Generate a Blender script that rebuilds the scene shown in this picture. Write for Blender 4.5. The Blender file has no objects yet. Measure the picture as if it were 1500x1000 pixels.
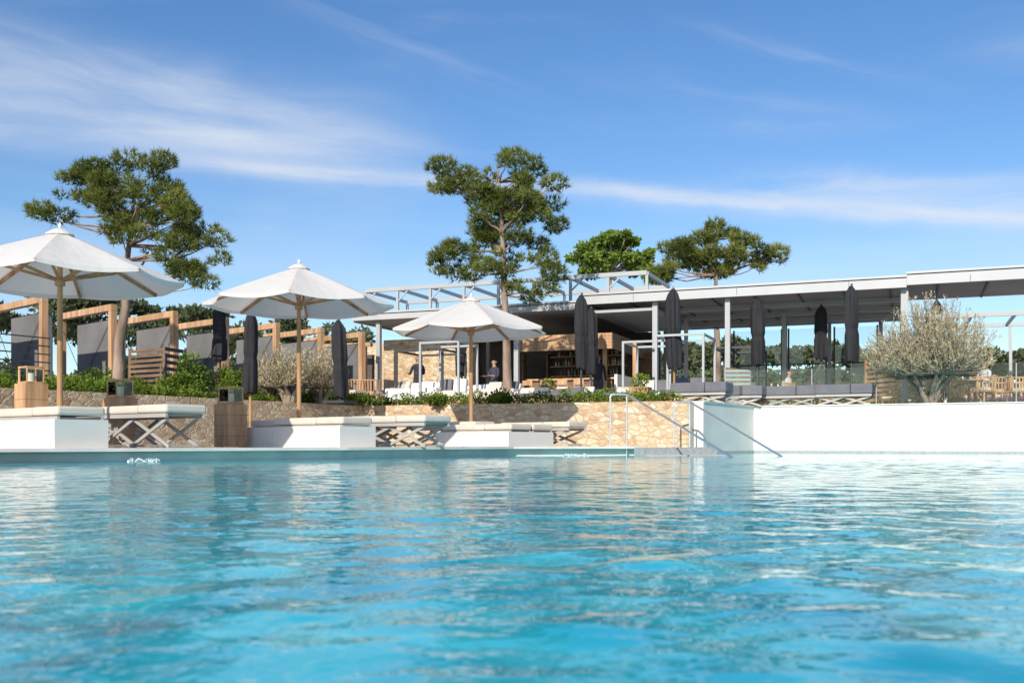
import bpy, math, random
import numpy as np
from mathutils import Vector, Matrix
random.seed(7); rng=np.random.default_rng(7)
F=1458.0; HY=648.0; H=0.28
TZ=1.25   # terrace level
DZ=0.20   # pool deck level
def sx(px,Y): return (px-750)/F*Y
def zy(py,Y): return H+(HY-py)/F*Y
def P(px,Y,z): return Vector((sx(px,Y),Y,z))
scene=bpy.context.scene

# ------------------------------------------------------------ materials
def nn(nt,t,**k):
    n=nt.nodes.new(t)
    for a,b in k.items(): setattr(n,a,b)
    return n
def mat(name,col,rough=0.7,var=0.15,scale=3.0,bump=0.0,bscale=40,metal=0.0,stretch=(1,1,1),col2=None,spec=0.5):
    m=bpy.data.materials.new(name); m.use_nodes=True; nt=m.node_tree; L=nt.links
    b=nt.nodes['Principled BSDF']; b.inputs['Roughness'].default_value=rough; b.inputs['Metallic'].default_value=metal
    b.inputs['Specular IOR Level'].default_value=spec
    tc=nn(nt,'ShaderNodeTexCoord'); mp=nn(nt,'ShaderNodeMapping'); mp.inputs['Scale'].default_value=stretch
    L.new(tc.outputs['Object'],mp.inputs['Vector'])
    no=nn(nt,'ShaderNodeTexNoise'); no.inputs['Scale'].default_value=scale; no.inputs['Detail'].default_value=6
    L.new(mp.outputs[0],no.inputs['Vector'])
    cr=nn(nt,'ShaderNodeValToRGB'); e=cr.color_ramp.elements
    c1=[c*(1-var) for c in col]; c2=[min(1,c*(1+var)) for c in (col2 or col)]
    e[0].position=0.3; e[1].position=0.7; e[0].color=(*c1,1); e[1].color=(*c2,1)
    L.new(no.outputs[0],cr.inputs[0]); L.new(cr.outputs[0],b.inputs['Base Color'])
    if bump>0:
        n2=nn(nt,'ShaderNodeTexNoise'); n2.inputs['Scale'].default_value=bscale; n2.inputs['Detail'].default_value=4
        L.new(mp.outputs[0],n2.inputs['Vector']); bp=nn(nt,'ShaderNodeBump'); bp.inputs['Strength'].default_value=bump; bp.inputs['Distance'].default_value=0.02
        L.new(n2.outputs[0],bp.inputs['Height']); L.new(bp.outputs[0],b.inputs['Normal'])
    return m
M_teak=mat('teak',(0.36,0.19,0.085),0.55,0.3,6,0.2,30,stretch=(1,1,0.15),col2=(0.44,0.25,0.12))
M_frame=mat('larch_timber',(0.46,0.25,0.12),0.6,0.25,6,0.2,30,stretch=(1,1,0.15),col2=(0.54,0.33,0.18))
M_wood_dark=mat('dark_timber',(0.20,0.12,0.07),0.6,0.35,5,0.3,30,stretch=(0.3,0.3,3))
M_white=mat('white_render',(0.72,0.69,0.635),0.75,0.06,1.1,0.25,60,stretch=(1,1,2.2))
M_whitecush=mat('white_cushion',(0.78,0.76,0.72),0.9,0.05,3,0.3,50)
M_cream=mat('cream_cushion',(0.64,0.57,0.48),0.9,0.08,3,0.3,80)
M_greycush=mat('grey_cushion',(0.15,0.15,0.17),0.9,0.12,4,0.4,60)
M_char=mat('charcoal_fabric',(0.018,0.018,0.022),0.85,0.3,6,0.5,25,stretch=(1,1,0.2))
M_steel=mat('painted_steel',(0.40,0.415,0.42),0.45,0.05,2)
M_fascia=mat('fascia_metal',(0.46,0.465,0.47),0.45,0.05,1)
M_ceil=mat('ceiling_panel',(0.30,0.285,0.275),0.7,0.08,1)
M_darksteel=mat('dark_steel',(0.05,0.05,0.055),0.5,0.1,2)
M_inox=mat('stainless',(0.75,0.75,0.75),0.3,0.03,2,metal=0.85)
M_conc=mat('concrete_wall',(0.17,0.165,0.165),0.85,0.2,1.2,0.3,30)
M_copingstone=mat('coping_stone',(0.66,0.63,0.58),0.8,0.10,2.5,0.3,40)
M_tile=mat('waterline_tile',(0.34,0.36,0.36),0.4,0.15,14)
M_deck=mat('deck_stone',(0.50,0.475,0.44),0.8,0.12,1.0,0.2,40)
M_ground=mat('soil_and_grass',(0.14,0.13,0.08),0.95,0.3,0.3,0.3,5,col2=(0.10,0.13,0.05))
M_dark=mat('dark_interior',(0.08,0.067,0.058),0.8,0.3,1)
M_bark=mat('bark',(0.21,0.14,0.10),0.95,0.35,4,0.8,18,stretch=(1,1,0.3),col2=(0.30,0.22,0.17))
M_barkg=mat('grey_bark',(0.26,0.21,0.16),0.95,0.3,5,0.6,18)
M_skin=mat('skin',(0.45,0.27,0.19),0.6,0.05,3)
M_hair=mat('hair',(0.04,0.025,0.018),0.7,0.2,8)
M_shirtw=mat('white_shirt',(0.6,0.6,0.6),0.9,0.05,3)
M_shirtd=mat('dark_shirt',(0.03,0.03,0.04),0.9,0.1,3)
M_trous=mat('trousers',(0.05,0.055,0.08),0.9,0.1,3)
M_candle=mat('candle_wax',(0.8,0.76,0.66),0.5,0.02,3)
M_foam=mat('foam',(0.75,0.8,0.8),0.5,0.02,3)
M_bot1=mat('amber_glass',(0.25,0.09,0.02),0.1,0.1,3)
M_bot2=mat('green_glass',(0.05,0.14,0.06),0.1,0.1,3)
M_bot3=mat('clear_bottle',(0.5,0.52,0.5),0.1,0.1,3)

def stone_mat():
    m=bpy.data.materials.new('rubble_stone'); m.use_nodes=True; nt=m.node_tree; L=nt.links
    b=nt.nodes['Principled BSDF']; b.inputs['Roughness'].default_value=0.9
    tc=nn(nt,'ShaderNodeTexCoord'); mp=nn(nt,'ShaderNodeMapping'); mp.inputs['Scale'].default_value=(4.6,4.6,8.6)
    L.new(tc.outputs['Object'],mp.inputs['Vector'])
    ns=nn(nt,'ShaderNodeTexNoise'); ns.inputs['Scale'].default_value=0.9; ns.inputs['Detail'].default_value=1; L.new(mp.outputs[0],ns.inputs['Vector'])
    mx=nn(nt,'ShaderNodeMix',data_type='RGBA',blend_type='LINEAR_LIGHT'); mx.inputs[0].default_value=0.28
    L.new(mp.outputs[0],mx.inputs[6]); L.new(ns.outputs['Color'],mx.inputs[7])
    v=nn(nt,'ShaderNodeTexVoronoi'); v.inputs['Scale'].default_value=1.0; L.new(mx.outputs[2],v.inputs['Vector'])
    ve=nn(nt,'ShaderNodeTexVoronoi',feature='DISTANCE_TO_EDGE'); ve.inputs['Scale'].default_value=1.0; L.new(mx.outputs[2],ve.inputs['Vector'])
    sp=nn(nt,'ShaderNodeSeparateColor'); L.new(v.outputs['Color'],sp.inputs[0])
    cr=nn(nt,'ShaderNodeValToRGB'); e=cr.color_ramp.elements
    e[0].position=0; e[0].color=(0.44,0.28,0.16,1); e[1].position=1; e[1].color=(0.72,0.60,0.44,1)
    for p,c in ((0.3,(0.58,0.43,0.27,1)),(0.55,(0.65,0.52,0.37,1)),(0.75,(0.60,0.41,0.23,1))):
        q=cr.color_ramp.elements.new(p); q.color=c
    L.new(sp.outputs[0],cr.inputs[0])
    fn=nn(nt,'ShaderNodeTexNoise'); fn.inputs['Scale'].default_value=14; fn.inputs['Detail'].default_value=6; L.new(tc.outputs['Object'],fn.inputs['Vector'])
    mu=nn(nt,'ShaderNodeMix',data_type='RGBA',blend_type='OVERLAY'); mu.inputs[0].default_value=0.5
    L.new(cr.outputs[0],mu.inputs[6]); L.new(fn.outputs[0],mu.inputs[7])
    ed=nn(nt,'ShaderNodeMapRange'); ed.inputs[1].default_value=0.01; ed.inputs[2].default_value=0.09; L.new(ve.outputs['Distance'],ed.inputs[0])
    mo=nn(nt,'ShaderNodeMix',data_type='RGBA'); mo.inputs[6].default_value=(0.54,0.43,0.30,1)
    L.new(ed.outputs[0],mo.inputs[0]); L.new(mu.outputs[2],mo.inputs[7]); L.new(mo.outputs[2],b.inputs['Base Color'])
    ad=nn(nt,'ShaderNodeMath',operation='MULTIPLY_ADD'); ad.inputs[1].default_value=0.6; L.new(fn.outputs[0],ad.inputs[0]); L.new(ed.outputs[0],ad.inputs[2])
    bp=nn(nt,'ShaderNodeBump'); bp.inputs['Strength'].default_value=0.6; bp.inputs['Distance'].default_value=0.03
    L.new(ad.outputs[0],bp.inputs['Height']); L.new(bp.outputs[0],b.inputs['Normal'])
    return m
M_stone=stone_mat()

def canvas_mat():
    m=bpy.data.materials.new('white_canvas'); m.use_nodes=True; nt=m.node_tree; L=nt.links
    for n in list(nt.nodes): nt.nodes.remove(n)
    o=nn(nt,'ShaderNodeOutputMaterial'); d=nn(nt,'ShaderNodeBsdfDiffuse'); t=nn(nt,'ShaderNodeBsdfTranslucent')
    d.inputs[0].default_value=(0.88,0.85,0.81,1); t.inputs[0].default_value=(0.85,0.75,0.65,1)
    tc=nn(nt,'ShaderNodeTexCoord'); no=nn(nt,'ShaderNodeTexNoise'); no.inputs['Scale'].default_value=2.5; L.new(tc.outputs['Object'],no.inputs['Vector'])
    bp=nn(nt,'ShaderNodeBump'); bp.inputs['Strength'].default_value=0.45; bp.inputs['Distance'].default_value=0.06; L.new(no.outputs[0],bp.inputs['Height'])
    L.new(bp.outputs[0],d.inputs['Normal'])
    mx=nn(nt,'ShaderNodeMixShader'); mx.inputs[0].default_value=0.34
    L.new(d.outputs[0],mx.inputs[1]); L.new(t.outputs[0],mx.inputs[2]); L.new(mx.outputs[0],o.inputs[0]); return m
M_canvas=canvas_mat()

def leaf_mat(name,dark,light,trans=0.3,scale=1.2):
    m=bpy.data.materials.new(name); m.use_nodes=True; nt=m.node_tree; L=nt.links
    for n in list(nt.nodes): nt.nodes.remove(n)
    o=nn(nt,'ShaderNodeOutputMaterial'); d=nn(nt,'ShaderNodeBsdfDiffuse'); t=nn(nt,'ShaderNodeBsdfTranslucent')
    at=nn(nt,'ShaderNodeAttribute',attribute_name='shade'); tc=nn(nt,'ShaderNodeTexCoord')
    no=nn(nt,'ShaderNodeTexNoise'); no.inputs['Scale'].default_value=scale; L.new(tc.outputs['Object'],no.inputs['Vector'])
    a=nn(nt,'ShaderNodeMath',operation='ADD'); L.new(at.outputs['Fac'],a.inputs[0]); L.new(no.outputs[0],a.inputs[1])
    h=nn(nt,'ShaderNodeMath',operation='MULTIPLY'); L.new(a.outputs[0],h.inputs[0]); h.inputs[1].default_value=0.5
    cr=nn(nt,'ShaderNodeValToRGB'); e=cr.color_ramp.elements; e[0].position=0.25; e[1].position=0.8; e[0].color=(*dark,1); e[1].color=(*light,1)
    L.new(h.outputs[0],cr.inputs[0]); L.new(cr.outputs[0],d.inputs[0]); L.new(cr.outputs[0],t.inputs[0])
    mx=nn(nt,'ShaderNodeMixShader'); mx.inputs[0].default_value=trans
    L.new(d.outputs[0],mx.inputs[1]); L.new(t.outputs[0],mx.inputs[2]); L.new(mx.outputs[0],o.inputs[0]); return m
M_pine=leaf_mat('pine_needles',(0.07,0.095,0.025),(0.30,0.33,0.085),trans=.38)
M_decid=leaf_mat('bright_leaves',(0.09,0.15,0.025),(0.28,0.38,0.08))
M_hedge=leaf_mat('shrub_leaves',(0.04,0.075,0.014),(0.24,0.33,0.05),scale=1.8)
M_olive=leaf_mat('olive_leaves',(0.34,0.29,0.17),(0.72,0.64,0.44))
M_far=leaf_mat('distant_leaves',(0.075,0.095,0.05),(0.17,0.20,0.10),scale=0.5)  # atmospheric haze put into the leaf colours as a lighter green
M_lav=leaf_mat('lavender',(0.10,0.06,0.12),(0.24,0.15,0.30))

def glass_mat():
    m=bpy.data.materials.new('clear_glass'); m.use_nodes=True; nt=m.node_tree; L=nt.links
    for n in list(nt.nodes): nt.nodes.remove(n)
    o=nn(nt,'ShaderNodeOutputMaterial'); t=nn(nt,'ShaderNodeBsdfTransparent'); t.inputs[0].default_value=(0.90,0.93,0.92,1)
    g=nn(nt,'ShaderNodeBsdfGlossy'); g.inputs['Roughness'].default_value=0.02; f=nn(nt,'ShaderNodeFresnel'); f.inputs[0].default_value=1.45
    mx=nn(nt,'ShaderNodeMixShader'); L.new(f.outputs[0],mx.inputs[0]); L.new(t.outputs[0],mx.inputs[1]); L.new(g.outputs[0],mx.inputs[2]); L.new(mx.outputs[0],o.inputs[0]); return m
M_glass=glass_mat()

# ------------------------------------------------------------ mesh builder
class MB:
    def __init__(s): s.v=[];s.f=[];s.mi=[];s.m=[]
    def mx(s,m):
        if m not in s.m: s.m.append(m)
        return s.m.index(m)
    def add(s,vs,fs,m):
        o=len(s.v); s.v+= [tuple(x) for x in vs]; k=s.mx(m)
        for f in fs: s.f.append(tuple(i+o for i in f)); s.mi.append(k)
    def obox(s,o,a,b,c,m):
        o=Vector(o);a=Vector(a);b=Vector(b);c=Vector(c)
        vs=[o,o+a,o+a+b,o+b,o+c,o+a+c,o+a+b+c,o+b+c]
        s.add(vs,[(0,3,2,1),(4,5,6,7),(0,1,5,4),(1,2,6,5),(2,3,7,6),(3,0,4,7)],m)
    def box(s,c,sz,rz,m):
        ca,sa=math.cos(rz),math.sin(rz); a=Vector((ca,sa,0))*sz[0]; b=Vector((-sa,ca,0))*sz[1]; cc=Vector((0,0,sz[2]))
        s.obox(Vector(c)-a/2-b/2-cc/2,a,b,cc,m)
    def beam(s,p,q,w,h,m,up=(0,0,1)):
        p=Vector(p);q=Vector(q);d=q-p; up=Vector(up)
        sd=d.cross(up)
        if sd.length<1e-5: sd=d.cross(Vector((1,0.3,0)))
        sd.normalize(); u2=sd.cross(d).normalized()
        s.obox(p-sd*w/2-u2*h/2,sd*w,d,u2*h,m)
    def tube(s,pts,rad,m,n=8,cap=True):
        pts=[Vector(p) for p in pts]
        if not hasattr(rad,'__len__'): rad=[rad]*len(pts)
        vs=[];fs=[]
        for i,p in enumerate(pts):
            d=(pts[min(i+1,len(pts)-1)]-pts[max(i-1,0)]).normalized()
            r=Vector((1,0,0)) if abs(d.x)<0.8 else Vector((0,1,0))
            a=d.cross(r).normalized(); b=d.cross(a)
            for k in range(n):
                t=2*math.pi*k/n; vs.append(p+(a*math.cos(t)+b*math.sin(t))*rad[i])
        for i in range(len(pts)-1):
            for k in range(n):
                fs.append((i*n+k,i*n+(k+1)%n,(i+1)*n+(k+1)%n,(i+1)*n+k))
        if cap: fs.append(tuple(range(n))); fs.append(tuple((len(pts)-1)*n+k for k in range(n)))
        s.add(vs,fs,m)
    def prism(s,xy,z0,z1,m,mtop=None):
        n=len(xy); vs=[(x,y,z0) for x,y in xy]+[(x,y,z1) for x,y in xy]
        s.add(vs,[(i,(i+1)%n,n+(i+1)%n,n+i) for i in range(n)]+[tuple(range(n))[::-1]],m)
        s.add([(x,y,z1) for x,y in xy],[tuple(range(n))],mtop or m)
    def build(s,name,parent=None,bevel=0,smooth=False):
        me=bpy.data.meshes.new(name); me.from_pydata(s.v,[],s.f)
        for m in s.m: me.materials.append(m)
        me.polygons.foreach_set('material_index',s.mi)
        if smooth: me.polygons.foreach_set('use_smooth',[True]*len(me.polygons))
        me.update(); o=bpy.data.objects.new(name,me); scene.collection.objects.link(o)
        if parent: o.parent=parent
        if bevel:
            b=o.modifiers.new('bevel','BEVEL'); b.width=bevel; b.segments=2; b.limit_method='ANGLE'
        return o
def empty(name):
    o=bpy.data.objects.new(name,None); scene.collection.objects.link(o); o.empty_display_size=0.2; return o

def shade_mesh(name,V,faces_per,shade,m,parent=None):
    N,k,_=V.shape
    me=bpy.data.meshes.new(name)
    me.vertices.add(N*k); me.vertices.foreach_set('co',V.reshape(-1).astype(np.float32))
    me.loops.add(N*k); me.loops.foreach_set('vertex_index',np.arange(N*k,dtype=np.int32))
    me.polygons.add(N); me.polygons.foreach_set('loop_start',np.arange(0,N*k,k,dtype=np.int32)); 
    at=me.attributes.new('shade','FLOAT','FACE'); at.data.foreach_set('value',shade.astype(np.float32))
    me.materials.append(m); me.update(calc_edges=True)
    o=bpy.data.objects.new(name,me); scene.collection.objects.link(o)
    if parent: o.parent=parent
    return o
def unit(a): return a/np.maximum(np.linalg.norm(a,axis=1,keepdims=True),1e-6)
def in_sphere(n):
    a=unit(rng.normal(size=(n,3))); return a*(rng.random((n,1))**(1/3))
def leaf_polys(C,L,W,up=0.2,axis=None):
    n=len(C); d=rng.normal(size=(n,3)); d[:,2]+=up
    if axis is not None: d=d*0.6+axis*1.2
    d=unit(d); w=unit(np.cross(d,rng.normal(size=(n,3))))
    s=(0.6+0.8*rng.random((n,1)))
    a=C; b=C+d*L*s*0.5+w*W*s*0.5; c=C+d*L*s; e=C+d*L*s*0.5-w*W*s*0.5
    return np.stack([a,b,c,e],axis=1)
def needle_polys(C,A,k,L,W):
    n=len(C); C=np.repeat(C,k,0); A=np.repeat(A,k,0)
    d=unit(A*0.9+rng.normal(size=(n*k,3))*0.6); w=unit(np.cross(d,rng.normal(size=(n*k,3))))*W/2
    l=L*(0.6+0.6*rng.random((n*k,1)))
    return np.stack([C-w,C+w,C+d*l],axis=1)

def pine(name,Y,trunk,ell,tr0,clump_r=0.42,dens=1.0,tuft=110,nl=0.15,nw=0.02,mt=M_pine,bark=M_bark):
    par=empty(name); sc=Y/F
    tp=[Vector((sx(a,Y),Y+random.uniform(-.05,.05),zy(b,Y))) for a,b in trunk]
    n=len(tp); mb=MB()
    pts=[];
    for i in range(n-1):
        for t in (0,0.34,0.67): pts.append(tp[i].lerp(tp[i+1],t)+Vector((random.uniform(-.03,.03),random.uniform(-.03,.03),0)))
    pts.append(tp[-1]); rad=[tr0*(1-0.85*i/(len(pts)-1))*(1.25 if i==0 else 1) for i in range(len(pts))]
    mb.tube(pts,rad,bark,10)
    polys=[];sh=[]
    for (a,b,rx,rz) in ell:
        rX=rx*sc; rZ=rz*sc; rY=(rX+rZ)/2*1.05
        cen=np.array([sx(a,Y),Y,zy(b,Y)])
        nc=max(4,int(dens*(rX*rZ*rY)**0.72/(clump_r**2.16)*1.25))
        for j in range(nc):
            q=in_sphere(1)[0]; q=q/max(np.linalg.norm(q),.01)*(random.uniform(0.35,1.0)**0.6)
            c=cen+q*np.array([rX,rY,rZ])*0.92
            r=clump_r*random.uniform(0.45,1.25)
            tn=int(tuft*(r/clump_r)**2)
            T=in_sphere(tn)
            T=unit(T)*np.linalg.norm(T,axis=1,keepdims=True)**0.5
            T[:,2]*=0.58; T[:,2]+=0.1
            A=unit(T+np.array([0,0,0.6]))
            C=c+T*r
            pl=needle_polys(C,A,8,nl,nw); polys.append(pl)
            base=random.uniform(0.1,0.9)
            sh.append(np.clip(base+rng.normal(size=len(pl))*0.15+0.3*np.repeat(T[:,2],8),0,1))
            if random.random()<0.5:
                cz=c[2]-random.uniform(0.2,0.9)*rZ-0.1
                best=min(pts,key=lambda p:abs(p.z-cz)+0.0)
                e=Vector(c); s0=best.copy(); mid=s0.lerp(e,0.5)+Vector((0,0,-0.12*(e-s0).length*random.random()))+Vector((random.uniform(-.1,.1),random.uniform(-.1,.1),0))
                rr=tr0*random.uniform(0.14,0.30)
                mb.tube([s0,s0.lerp(mid,.5),mid,mid.lerp(e,.5)+Vector((0,0,-.04)),e],[rr,rr*.85,rr*.65,rr*.45,rr*.2],bark,5)
    mb.build('trunk_and_limbs',par,smooth=True)
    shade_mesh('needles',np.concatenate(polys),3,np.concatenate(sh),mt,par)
    return par

def leafmass(name,blobs,n_per,L,W,m,parent=None,shell=0.5,up=0.2):
    polys=[];sh=[]
    for (cx,cy,cz,rx,ry,rz) in blobs:
        q=in_sphere(n_per); q=unit(q)*np.linalg.norm(q,axis=1,keepdims=True)**shell
        C=np.array([cx,cy,cz])+q*np.array([rx,ry,rz])
        polys.append(leaf_polys(C,L,W,up)); b=random.uniform(.25,.75)
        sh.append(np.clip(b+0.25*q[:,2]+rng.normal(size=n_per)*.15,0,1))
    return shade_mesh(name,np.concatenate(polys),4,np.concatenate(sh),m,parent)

# ------------------------------------------------------------ site geometry
K_far=(-22.0,-3.5); A1=(-7.3,21.4); K1=(-4.1,27.0); K2=(4.25,23.7); K3=(6.5,27.1); K4=(12.35,24.3); K5=(34.0,14.0)
mb=MB(); mb.add([(-900,-300,-1.6),(900,-300,-1.6),(900,1500,-1.6),(-900,1500,-1.6)],[(0,1,2,3)],M_ground); mb.build('ground')
mb=MB()
mb.prism([K_far,A1,K1,K2,K3,K4,K5,(900,0),(900,900),(-900,900),(-900,-3.5)],-1.2,TZ,M_deck,M_deck)
mb.build('terrace_ground')
def wall_run(name,pts,t,z0,z1,m,cop=None,cz=0.05,parent=None,band=None):
    mb=MB()
    P2=[Vector((a,b,0)) for a,b in pts]
    nrm=[]
    for i in range(len(P2)-1):
        d=(P2[i+1]-P2[i]).normalized(); nrm.append(Vector((d.y,-d.x,0)))
    def off(i,k):
        if i==0: return P2[0]+nrm[0]*k
        if i==len(P2)-1: return P2[-1]+nrm[-1]*k
        b=(nrm[i-1]+nrm[i]).normalized(); return P2[i]+b*(k/max(.3,b.dot(nrm[i])))
    for i in range(len(P2)-1):
        def seg(k,za,zb,mm):
            a0,a1=off(i,k),off(i+1,k); b0,b1=off(i,-k),off(i+1,-k)
            mb.prism([(a0.x,a0.y),(a1.x,a1.y),(b1.x,b1.y),(b0.x,b0.y)],za,zb,mm)
        seg(t,z0,z1,m)
        if cop: seg(t+.03,z1+.002,z1+cz,cop)
        if band: seg(t+.012,z0,band[0],band[1])
    return mb.build(name,parent)
wall_run('stone_retaining_wall',[(-12.5,12.5),A1,K1,K2],0.14,-1.2,1.27,M_stone)
wall_run('white_pool_wall',[(4.45,23.75),K3,K4,K5],0.12,-1.2,1.24,M_white,M_copingstone,0.035,band=(0.07,M_tile))

# pool deck
D0=(-22,-1.0);D1=(-6.84,13.5);D2=(-2.93,17.1);D3=(-.07,20.6);D4=(2.75,21.7)
mb=MB()
mb.prism([D0,D1,D2,D3,D4,(4.2,22.3),(4.25,23.7),K1,A1,K_far],-1.2,DZ-0.05,M_copingstone,M_deck)
mb.build('pool_deck')
wall_run('pool_coping',[D0,D1,D2,D3,D4],0.18,DZ-0.048,DZ,M_copingstone)
mb=MB()
sd=Vector((4.15-2.48,18.6-21.5,0)).normalized(); sp=Vector((-sd.y,sd.x,0))
for i in range(7):
    o=Vector((2.6,21.2,0))+sd*(0.36*i)
    z=DZ-0.02-0.16*(i)
    mb.obox(o+Vector((0,0,-1.25)),sd*0.36,sp*2.0,Vector((0,0,z+1.25)),M_deck if i else M_tile)
mb.build('pool_steps')
mb=MB(); mb.add([(-22,-14,-1.25),(36,-14,-1.25),(36,27,-1.25),(-22,27,-1.25)],[(0,1,2,3)],mat('pool_tile',(0.1,0.45,0.55),0.5)); mb.build('pool_floor')
mb=MB(); mb.prism([(-40,-16),(40,-16),(40,-12.02),(-40,-12.02)],-1.2,DZ,M_deck); mb.build('near_pool_terrace')

for nm,(x0,y0),(x1,y1) in (('pool_handrail',(2.48,21.5),(4.15,18.6)),('pool_handrail',(4.05,22.7),(5.50,20.2))):
    mb=MB(); a=Vector((x0,y0,0)); b=Vector((x1,y1,0)); d=(b-a).normalized()
    st=a-Vector((0.36,0.02,0)); top=DZ+1.12 if x0<3 else DZ+1.0
    e=b+d*0.9; drop=(top+0.02)/(b-a).length*0.9
    mb.tube([st+Vector((0,0,-0.1)),st+Vector((0,0,top-.06)),st+Vector((.02,0,top-.015)),st+Vector((.07,0,top)),a+Vector((-.05,0,top)),a+Vector((0.03,-.05,top-.02)),b+Vector((0,0,-0.02)),e+Vector((0,0,-0.02-drop))],0.022,M_inox,10)
    mb.tube([a+Vector((0,0,-.1)),a+Vector((0,0,top-.03))],0.02,M_inox,8)
    for q in (st,a): mb.tube([q+Vector((0,0,DZ)),q+Vector((0,0,DZ+.012))],0.05,M_inox,12)
    mb.build(nm,smooth=False)

# ------------------------------------------------------------ water
def water():
    ys=[0.7]; y=0.7
    while y<28: y+=0.008+0.0040*(y-0.7); ys.append(y)
    low=[-12,-9,-6,-4,-2.5,-1.5,-.8,-.3,0,.2,.35,.5,.6]
    ys=np.array(low+ys)
    xs=[0.0]; x=0
    while x<36: x+=0.016 if x<1.8 else (0.04 if x<12 else .3); xs.append(x)
    xs=np.array(xs); xl=-xs[::-1][:-1]; xs=np.concatenate([xl[xl>-22.5],xs])
    X,Yg=np.meshgrid(xs,ys); Z=np.zeros_like(X)
    r=np.random.default_rng(3)
    wx=X+0.05*np.sin(X*2.3+Yg*1.1)+.08*np.sin(Yg*1.7-X*.6); wy=Yg+0.06*np.sin(X*1.9-Yg*1.3)+.08*np.sin(X*1.1+2)
    for i in range(72):
        lam=0.075*(0.55/0.075)**(r.random()**.8); th=r.random()*math.pi*2
        k=2*math.pi/lam; slope=0.0072
        Z+=slope/k*np.sin(k*(wx*math.cos(th)+wy*math.sin(th))+r.random()*6.28)
    Z*=0.75+0.35*np.sin(X*.55+1.3*np.sin(Yg*.45))*np.sin(Yg*.6+X*.2)
    ny,nx=X.shape; V=np.stack([X,Yg,Z],-1).reshape(-1,3)
    idx=np.arange(ny*nx).reshape(ny,nx)
    Fc=np.stack([idx[:-1,:-1],idx[:-1,1:],idx[1:,1:],idx[1:,:-1]],-1).reshape(-1,4)
    me=bpy.data.meshes.new('pool_water'); n=len(Fc)
    me.vertices.add(len(V)); me.vertices.foreach_set('co',V.reshape(-1).astype(np.float32))
    me.loops.add(n*4); me.loops.foreach_set('vertex_index',Fc.reshape(-1).astype(np.int32))
    me.polygons.add(n); me.polygons.foreach_set('loop_start',np.arange(0,n*4,4,dtype=np.int32)); me.polygons.foreach_set('use_smooth',np.ones(n,dtype=bool))
    me.update(calc_edges=True)
    m=bpy.data.materials.new('pool_water'); m.use_nodes=True; nt=m.node_tree; L=nt.links; b=nt.nodes['Principled BSDF']
    b.inputs['Roughness'].default_value=0.03; b.inputs['IOR'].default_value=1.32
    tc=nn(nt,'ShaderNodeTexCoord')
    no=nn(nt,'ShaderNodeTexNoise'); no.inputs['Scale'].default_value=1.3; no.inputs['Detail'].default_value=3; no.inputs['Distortion'].default_value=0.8; L.new(tc.outputs['Object'],no.inputs['Vector'])
    cr=nn(nt,'ShaderNodeValToRGB'); e=cr.color_ramp.elements; e[0].position=.32;e[1].position=.76
    e[0].color=(0.001,0.28,0.39,1); e[1].color=(0.06,0.64,0.70,1)
    q=cr.color_ramp.elements.new(.5); q.color=(0.004,0.43,0.53,1)
    L.new(no.outputs[0],cr.inputs[0])
    vo=nn(nt,'ShaderNodeTexVoronoi',feature='SMOOTH_F1'); vo.inputs['Scale'].default_value=5; 
    md=nn(nt,'ShaderNodeMix',data_type='RGBA',blend_type='LINEAR_LIGHT'); md.inputs[0].default_value=.2
    n3=nn(nt,'ShaderNodeTexNoise'); n3.inputs['Scale'].default_value=3.5; L.new(tc.outputs['Object'],n3.inputs['Vector']); L.new(tc.outputs['Object'],md.inputs[6]); L.new(n3.outputs['Color'],md.inputs[7]); L.new(md.outputs[2],vo.inputs['Vector'])
    mr=nn(nt,'ShaderNodeMapRange'); mr.inputs[1].default_value=.35; mr.inputs[2].default_value=.75; mr.inputs[3].default_value=0; mr.inputs[4].default_value=.4; L.new(vo.outputs['Distance'],mr.inputs[0])
    ml=nn(nt,'ShaderNodeMix',data_type='RGBA'); ml.inputs[7].default_value=(0.12,0.74,0.76,1); L.new(mr.outputs[0],ml.inputs[0]); L.new(cr.outputs[0],ml.inputs[6]); L.new(ml.outputs[2],b.inputs['Base Color'])  # pale caustic light network painted into the water colour
    n2=nn(nt,'ShaderNodeTexNoise'); n2.inputs['Scale'].default_value=13; n2.inputs['Detail'].default_value=2; L.new(tc.outputs['Object'],n2.inputs['Vector'])
    bp=nn(nt,'ShaderNodeBump'); bp.inputs['Strength'].default_value=0.12; bp.inputs['Distance'].default_value=0.03; L.new(n2.outputs[0],bp.inputs['Height']); L.new(bp.outputs[0],b.inputs['Normal'])
    me.materials.append(m); o=bpy.data.objects.new('pool_water',me); scene.collection.objects.link(o)
water()
for px,Y in ((222,14.6),(845,20.3)):
    c=P(px,Y,0); leafmass('water_jet_foam',[(c.x+random.uniform(-.25,.25),c.y-.1,.015,.10,.06,.03) for _ in range(5)],60,.03,.02,M_foam)

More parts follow.
